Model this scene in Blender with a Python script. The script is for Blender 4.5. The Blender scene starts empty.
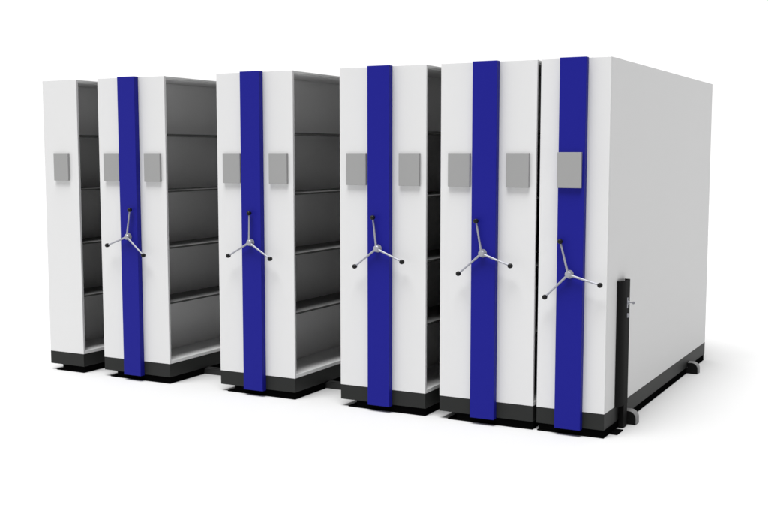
import bpy, bmesh, math
from mathutils import Vector, Matrix
scene = bpy.context.scene
C = scene.collection
R = math.radians

# ------------------------------------------------------------ materials
def mat(name, col, rough=0.5, metal=0.0, spec=0.5, var=0.03, bump=0.0, bscale=300.0, vscale=1.6, coat=0.0):
    m = bpy.data.materials.new(name); m.use_nodes = True
    nt = m.node_tree; n = nt.nodes; l = nt.links
    b = n['Principled BSDF']
    b.inputs['Roughness'].default_value = rough
    b.inputs['Metallic'].default_value = metal
    b.inputs['Specular IOR Level'].default_value = spec
    b.inputs['Coat Weight'].default_value = coat
    tc = n.new('ShaderNodeTexCoord')
    nz = n.new('ShaderNodeTexNoise'); nz.inputs['Scale'].default_value = vscale; nz.inputs['Detail'].default_value = 5
    l.new(tc.outputs['Object'], nz.inputs['Vector'])
    mx = n.new('ShaderNodeMix'); mx.data_type = 'RGBA'
    mx.inputs['A'].default_value = (*[c*(1-var) for c in col], 1)
    mx.inputs['B'].default_value = (*[min(1, c*(1+var)) for c in col], 1)
    l.new(nz.outputs['Fac'], mx.inputs['Factor'])
    l.new(mx.outputs['Result'], b.inputs['Base Color'])
    mr = n.new('ShaderNodeMapRange')
    mr.inputs['To Min'].default_value = max(0.02, rough-0.04); mr.inputs['To Max'].default_value = min(1, rough+0.04)
    l.new(nz.outputs['Fac'], mr.inputs['Value']); l.new(mr.outputs['Result'], b.inputs['Roughness'])
    if bump > 0:
        n2 = n.new('ShaderNodeTexNoise'); n2.inputs['Scale'].default_value = bscale; n2.inputs['Detail'].default_value = 2
        l.new(tc.outputs['Object'], n2.inputs['Vector'])
        bp = n.new('ShaderNodeBump'); bp.inputs['Strength'].default_value = bump; bp.inputs['Distance'].default_value = 0.0006
        l.new(n2.outputs['Fac'], bp.inputs['Height']); l.new(bp.outputs['Normal'], b.inputs['Normal'])
    return m

WHITE = mat('white_powder_coat', (0.70, 0.70, 0.70), 0.45, spec=0.35, var=0.008, bump=0.12)
BLUE = mat('blue_powder_coat', (0.010, 0.011, 0.235), 0.5, spec=0.12, var=0.03, bump=0.1)
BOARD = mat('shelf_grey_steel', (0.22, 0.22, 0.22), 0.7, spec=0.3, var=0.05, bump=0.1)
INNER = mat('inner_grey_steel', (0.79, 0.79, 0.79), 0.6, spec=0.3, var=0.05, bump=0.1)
SHELF = mat('dark_trim_steel', (0.05, 0.05, 0.05), 0.6, spec=0.3, var=0.05, bump=0.1)
DECK = mat('light_grey_steel', (0.8, 0.8, 0.8), 0.5, spec=0.3, var=0.03, bump=0.1)
PLINTH = mat('charcoal_plinth_paint', (0.024, 0.025, 0.024), 0.5, spec=0.12, var=0.08, bump=0.12)
BLACK = mat('black_shadow_paint', (0.003, 0.003, 0.003), 0.95, spec=0.0, var=0.1)  # shadow black for the slabs under the units and beside the post
CARD = mat('grey_plastic', (0.318, 0.318, 0.316), 0.5, spec=0.3, var=0.02, bump=0.05)
SILVER = mat('satin_metal', (0.34, 0.345, 0.38), 0.45, metal=0.3, var=0.03)
KNOB = mat('black_knob_plastic', (0.008, 0.008, 0.008), 0.4, spec=0.2, var=0.05)
POST = mat('black_post_paint', (0.010, 0.010, 0.010), 0.6, spec=0.03, var=0.08, bump=0.1)
RAIL = mat('dark_rail_steel', (0.02, 0.02, 0.02), 0.5, metal=0.0, var=0.1)
STOP = mat('grey_stop_steel', (0.17, 0.17, 0.17), 0.5, metal=0.2, var=0.08)
FLOOR = mat('white_floor', (0.565, 0.565, 0.565), 0.85, spec=0.05, var=0.006, vscale=0.7)

# ------------------------------------------------------------ mesh helpers
def box(bm, x0, y0, z0, x1, y1, z1):
    v = [bm.verts.new(p) for p in ((x0,y0,z0),(x1,y0,z0),(x1,y1,z0),(x0,y1,z0),(x0,y0,z1),(x1,y0,z1),(x1,y1,z1),(x0,y1,z1))]
    for f in ((0,3,2,1),(4,5,6,7),(0,1,5,4),(1,2,6,5),(2,3,7,6),(3,0,4,7)):
        bm.faces.new([v[i] for i in f])

def lathe(bm, prof, origin, axis, seg=24):
    """prof: (distance along axis, radius)"""
    a = Vector(axis).normalized()
    t = Vector((0,0,1)) if abs(a.z) < 0.9 else Vector((1,0,0))
    u = a.cross(t).normalized(); w = a.cross(u)
    rings = []
    for d, r in prof:
        if r < 1e-6: rings.append([bm.verts.new(Vector(origin)+a*d)])
        else: rings.append([bm.verts.new(Vector(origin)+a*d+(u*math.cos(2*math.pi*k/seg)+w*math.sin(2*math.pi*k/seg))*r) for k in range(seg)])
    for p, q in zip(rings, rings[1:]):
        for k in range(seg):
            j = (k+1) % seg
            if len(p) == 1 and len(q) == 1: continue
            if len(p) == 1: bm.faces.new((p[0], q[j], q[k]))
            elif len(q) == 1: bm.faces.new((p[k], p[j], q[0]))
            else: bm.faces.new((p[k], p[j], q[j], q[k]))
    if len(rings[0]) > 1: bm.faces.new(rings[0])
    if len(rings[-1]) > 1: bm.faces.new(rings[-1][::-1])

def prism(bm, pts, axis, a, b):
    """closed outline pts extruded along axis ('y' -> pts are x,z ; 'z' -> pts are x,y)"""
    def P(p, s): return (p[0], s, p[1]) if axis == 'y' else (p[0], p[1], s)
    lo = [bm.verts.new(P(p, a)) for p in pts]; hi = [bm.verts.new(P(p, b)) for p in pts]
    n = len(pts)
    bm.faces.new(lo); bm.faces.new(hi[::-1])
    for i in range(n):
        j = (i+1) % n
        bm.faces.new((lo[i], hi[i], hi[j], lo[j]))

def obj(name, bm, m, parent=None, bevel=0.0, smooth=False, loc=None, seg=2):
    bmesh.ops.recalc_face_normals(bm, faces=bm.faces)
    me = bpy.data.meshes.new(name); bm.to_mesh(me); bm.free()
    me.materials.append(m)
    o = bpy.data.objects.new(name, me); C.objects.link(o)
    if loc: o.location = loc
    if parent: o.parent = parent
    if smooth:
        for p in me.polygons: p.use_smooth = True
        try: me.set_sharp_from_angle(angle=R(38))
        except Exception: pass
    if bevel > 0:
        b = o.modifiers.new('bevel', 'BEVEL'); b.width = bevel; b.segments = seg; b.limit_method = 'ANGLE'; b.angle_limit = R(40)
        b.harden_normals = False
    return o

def part(name, rects, m, parent, bevel=0.0015):
    bm = bmesh.new()
    for r in rects: box(bm, *r)
    return obj(name, bm, m, parent, bevel)

def empty(name, loc, label, cat, group=None):
    o = bpy.data.objects.new(name, None); C.objects.link(o); o.location = loc; o.empty_display_size = 0.2
    o['label'] = label; o['category'] = cat
    if group: o['group'] = group
    return o

def copy_tree(o, parent=None):
    c = o.copy(); C.objects.link(c); c.parent = parent
    for ch in [x for x in bpy.data.objects if x.parent == o]:
        copy_tree(ch, c)
    return c

# ------------------------------------------------------------ dimensions
H = 2.30; D = 2.897; ZP = 0.151; ZB = 0.05
TH = 0.020                       # sheet edge seen round the openings
SHELF_Z = (0.605, 1.022, 1.443, 1.862)
RY = ((0.430, 0.505), (2.250, 2.325))

def shell(root, W, left_open, right_open, inset=0.060):
    """painted carcass, shelves, plinth and black floor-shadow blocks of one unit, x from 0 to W"""
    part('end_panel', [(0, 0, ZP, W, TH, H)], WHITE, root, 0.002)
    part('end_panel', [(0, D-TH, ZP, W, D, H)], WHITE, root, 0.002)
    xl = 0.0 if left_open else 0.02; xr = W if right_open else W-0.02
    if not left_open: part('side_panel', [(0, TH+.0003, ZP, 0.02, D-TH-.0003, H)], WHITE, root, 0.0005)
    if not right_open: part('side_panel', [(W-0.02, TH+.0003, ZP, W, D-TH-.0003, H)], WHITE, root, 0.0005)
    part('top_panel', [(xl+.0003, TH+.0003, H-0.020, xr-.0003, D-TH-.0003, H-.0005)], WHITE, root, 0.004)
    part('bottom_panel', [(xl+.0003, TH+.0003, ZP, xr-.0003, D-TH-.0003, ZP+0.024)], DECK, root, 0.001)
    if left_open and right_open: c = W/2; dv = (c-.004, c+.004)
    elif right_open: dv = (0.021, 0.029)
    else: dv = (W-0.029, W-0.021)
    zt = H-0.0255; zb = ZP+0.0245
    part('back_panel', [(dv[0], TH+.001, zb, dv[1], D-TH-.001, zt)], INNER, root, 0)
    # linings behind the end panels and upright partitions between the three bays of each side
    for y0, y1 in ((TH+.0006, TH+.006), (1.442, 1.454), (D-TH-.006, D-TH-.0006)):
        if right_open: part('upright_partition', [(dv[1]+.0005, y0, zb, xr-.006, y1, zt)], INNER, root, 0)
        if left_open: part('upright_partition', [(xl+.006, y0, zb, dv[0]-.0005, y1, zt)], INNER, root, 0)
    part('roof_lining', [(xl+.004, TH+.001, H-.025, xr-.003, D-TH-.001, H-.0205)], INNER, root, 0)
    for z in SHELF_Z:
        for y0, y1 in ((TH+.007, 1.441), (1.455, D-TH-.007)):
            if right_open:
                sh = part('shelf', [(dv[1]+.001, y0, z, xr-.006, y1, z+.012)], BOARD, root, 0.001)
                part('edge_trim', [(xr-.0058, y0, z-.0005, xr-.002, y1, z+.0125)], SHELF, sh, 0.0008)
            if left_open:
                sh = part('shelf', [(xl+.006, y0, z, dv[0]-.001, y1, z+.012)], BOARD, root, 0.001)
                part('edge_trim', [(xl+.002, y0, z-.0005, xl+.0058, y1, z+.0125)], SHELF, sh, 0.0008)
    part('plinth', [(0.0004, 0.0004, ZB, W-.0004, D-.0004, ZP-.0006)], PLINTH, root, 0.002)
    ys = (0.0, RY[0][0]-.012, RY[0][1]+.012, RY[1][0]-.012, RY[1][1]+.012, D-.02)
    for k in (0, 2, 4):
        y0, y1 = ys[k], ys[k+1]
        part('shadow_block', [(inset, y0, .003, W-.001, y1, .008), (inset*2, y0+.012, .0075, W-.003, y1-.003, ZB-.0005)], BLACK, root, 0)  # black plate and block stand in for the shadow under the unit

def holder(root, x, y, z0=1.520):
    h = part('label_holder', [(x, y-.020, z0, x+.150, y-.0004, z0+.213)], CARD, root, 0.0015)
    return h

SX0, SX1, SD = 0.2365, 0.4015, 0.046
def strip(root, off=0.0):
    part('drive_cover', [(SX0+off, -SD, 0.043, SX1+off, -.0005, 2.302)], BLUE, root, 0.0025)

def handle(root, xc, zc, ang):
    """three-armed turning handle; origin on the shaft so it can be turned"""
    bm = bmesh.new()
    lathe(bm, [(0, .026), (.004, .026), (.006, .015), (.018, .015), (.020, .021), (.030, .021), (.036, .016), (.038, 0)], (0,0,0), (0,-1,0), 32)
    h = obj('handle', bm, SILVER, root, smooth=True, loc=(xc, -SD, zc))
    for k in range(3):
        a = k*2*math.pi/3
        d = Vector((math.cos(a), 0, math.sin(a)))
        b1 = bmesh.new()
        lathe(b1, [(.014, .0085), (.03, .0072), (.10, .0062), (.200, .0056)], (0,-.026,0), d, 14)
        obj('arm', b1, SILVER, h, smooth=True)
        b2 = bmesh.new()
        c = d*.206 + Vector((0, -.012, 0))
        pr = [(.0, 0), (.0, .010), (.003, .0130), (.009, .0150), (.018, .0155), (.026, .0145), (.031, .0105), (.033, .005), (.0335, 0)]
        lathe(b2, pr, c, (0,-1,0), 20)
        obj('knob', b2, KNOB, h, smooth=True)
    h.rotation_euler = (0, -R(ang), 0)
    return h

# ------------------------------------------------------------ the units
G = 'white mobile shelving units in a row on floor rails'
W = 0.6473
first = empty('mobile_shelving_unit', (0.571, 0, 0), 'wide white shelving unit with blue strip', 'shelving unit', G)
first['label'] = 'wide white shelving unit with blue strip, directly right of the narrow handleless unit'
shell(first, W, True, True)
strip(first)
holder(first, 0.060, 0); holder(first, 0.456, 0)
handle(first, 0.319, 1.106, 80)
more = [(1.6918, 89, ''),
        (2.7125, 97.5, ''), (3.4629, 100.7, '')]
labels = ['wide white shelving unit with blue strip, broad shelved aisles open on both its sides',
          'wide white unit with blue strip, broad aisle on its left, narrow aisle on its right',
          'wide white unit with blue strip, a thin black slit between it and its right neighbour']
for (x, a, _), lb in zip(more, labels):
    c = copy_tree(first); c.location = (x, 0, 0); c['label'] = lb
    for ch in [o for o in bpy.data.objects if o.parent == c and o.name.startswith('handle')]:
        ch.rotation_euler = (0, -R(a), 0)

u1 = empty('mobile_shelving_unit', (0, 0, 0), 'narrow plain white shelving unit with no blue strip or handle, leftmost of the row', 'shelving unit', G)
shell(u1, 0.355, False, True)
holder(u1, 0.115, 0)

u6 = empty('mobile_shelving_unit', (4.1341, 0, 0), 'rightmost white shelving unit with closed plain side, its grey holder mounted on the blue strip', 'shelving unit', G)
shell(u6, 0.4347, True, False, 0.006)
strip(u6, -0.1035)
holder(u6, 0.1325, -SD, 1.524)
handle(u6, 0.216, 1.003, 105)

# ------------------------------------------------------------ rails
def rail(y0, y1, label):
    r = empty('floor_rail', (0.06, y0, 0), label, 'rail', 'floor rails under the shelving')
    L = 4.56-0.06; w = y1-y0
    part('track', [(0, 0, .001, L, w, .044), (0, .018, .0445, L, w-.018, .0490)], RAIL, r, 0.001)
    bm = bmesh.new()
    pts = [(L+.002, .001), (L+.092, .001), (L+.092, .040)]
    for k in range(1, 9):
        a = k/8*math.pi/2
        pts.append((L+.092-.048+.048*math.cos(a), .040+.048*math.sin(a)))
    pts += [(L+.012, .088), (L+.012, .0495), (L+.002, .0495)]
    prism(bm, pts, 'y', -.008, w-.006)
    e = obj('end_stop', bm, STOP, r, 0.0012)
    bm = bmesh.new()
    prism(bm, [(q[0]-(.0015 if q[0] > L+.05 else 0), q[1]-(.0015 if q[1] > .01 else -.0005)) for q in pts], 'y', -.0115, -.0084)
    obj('cheek_plate', bm, POST, e)
rail(*RY[0], 'dark floor rail nearest the front, its rounded end stop beside the black post')
rail(*RY[1], 'dark floor rail at the back, its rounded end stop at the far right corner')

# ------------------------------------------------------------ locking post
XS = 4.5690
p = empty('locking_post', (XS, 0.22, 0), 'slim black upright post with a small silver key, against the closed side panel', 'post')
bm = bmesh.new()
t = .003
y0, y1, dx = -0.005, 0.165, 0.036
outer = [(.0015, y0)]
for k in range(0, 11):
    a = k/10*math.pi/2
    outer.append((.0015+(dx-.0015)*math.sin(a), y0+.10-.10*math.cos(a)))
outer += [(dx, y1), (.0015, y1)]
inner = [(.0015, y1-t), (dx-t, y1-t)]
for k in range(10, -1, -1):
    a = k/10*math.pi/2
    inner.append((.0015+(dx-t-.0015)*math.sin(a), y0+t+.10-.10*math.cos(a)))
# as a strip of thin wall: outer path there, inner path back
prism(bm, outer + inner, 'z', 0.150, 0.945)
obj('post_cover', bm, POST, p, smooth=True)
part('post_core', [(.0018, .085, .004, dx-.001, y1-.001, .1495), (.0018, .06, .16, dx-.006, y1-.008, .90)], POST, p, 0.001)
part('post_shadow', [(.004, -.10, .002, .050, .03, .008)], BLACK, p, 0.001)  # flat black plate added in place of the post's shadow on the floor
bm = bmesh.new(); lathe(bm, [(0, .012), (.004, .012), (.006, .010), (.010, .010), (.010, 0)], (dx+.0003, .118, .800), (1,0,0), 20)
lk = obj('lock', bm, SILVER, p, smooth=True)
part('lock_plate', [(dx-.002, .104, .765, dx+.0025, .120, .832)], SILVER, p, 0.001)
bm = bmesh.new(); box(bm, dx+.010, .1165, .797, dx+.030, .1195, .803)
lathe(bm, [(-.0018, .009), (.0018, .009)], (dx+.037, .118, .800), (0,1,0), 18)
obj('key', bm, SILVER, lk, 0.0004)
part('latch_button', [(dx-.001, .107, .705, dx+.006, .121, .732)], SILVER, p, 0.001)

# ------------------------------------------------------------ floor
bm = bmesh.new()
v = [bm.verts.new(q) for q in ((-400,-60,0),(300,-60,0),(300,600,0),(-400,600,0))]; bm.faces.new(v)
fl = obj('floor', bm, FLOOR); fl['kind'] = 'structure'

# ------------------------------------------------------------ camera (solved from the photograph)
f, cx, cy, cz, yaw, pitch = 1081.2325, 6.4336, -6.3204, 1.7288, 0.4915, 0.1002
fw = Vector((-math.sin(yaw)*math.cos(pitch), math.cos(yaw)*math.cos(pitch), -math.sin(pitch)))
r = Vector((math.cos(yaw), math.sin(yaw), 0)); u = r.cross(fw)
cam = bpy.data.cameras.new('camera'); co = bpy.data.objects.new('camera', cam); C.objects.link(co)
M = Matrix((r, u, -fw)).transposed().to_4x4(); M.translation = (cx, cy, cz)
co.matrix_world = M
cam.sensor_width = 36; cam.lens = f/768*36; cam.clip_end = 2000; cam.clip_start = 0.05
scene.camera = co

# ------------------------------------------------------------ light
w = bpy.data.worlds.new('World'); scene.world = w; w.use_nodes = True
n = w.node_tree.nodes; l = w.node_tree.links
bg = n['Background']; bg.inputs['Strength'].default_value = 1.0
tc = n.new('ShaderNodeTexCoord'); dp = n.new('ShaderNodeVectorMath'); dp.operation = 'DOT_PRODUCT'
dp.inputs[1].default_value = (-0.80, 0.60, 0)
l.new(tc.outputs['Generated'], dp.inputs[0])
mr = n.new('ShaderNodeMapRange'); mr.interpolation_type = 'SMOOTHSTEP'
mr.inputs['From Min'].default_value = -0.75; mr.inputs['From Max'].default_value = 0.45
mr.inputs['To Min'].default_value = 0.02; mr.inputs['To Max'].default_value = 1.06
l.new(dp.outputs['Value'], mr.inputs['Value']); l.new(mr.outputs['Result'], bg.inputs['Color'])

sun = bpy.data.lights.new('overhead_softbox', 'SUN'); sun.energy = 4.4; sun.angle = R(32)
so = bpy.data.objects.new('overhead_softbox', sun); C.objects.link(so)
el, az = R(72), R(-4)      # from the front, slightly from the left
d = Vector((-math.sin(az)*math.cos(el), -math.cos(az)*math.cos(el), math.sin(el)))
so.rotation_euler = d.to_track_quat('Z', 'Y').to_euler()

vs = scene.view_settings
vs.view_transform = 'Standard'; vs.look = 'None'; vs.exposure = 0; vs.gamma = 1; vs.use_curve_mapping = False
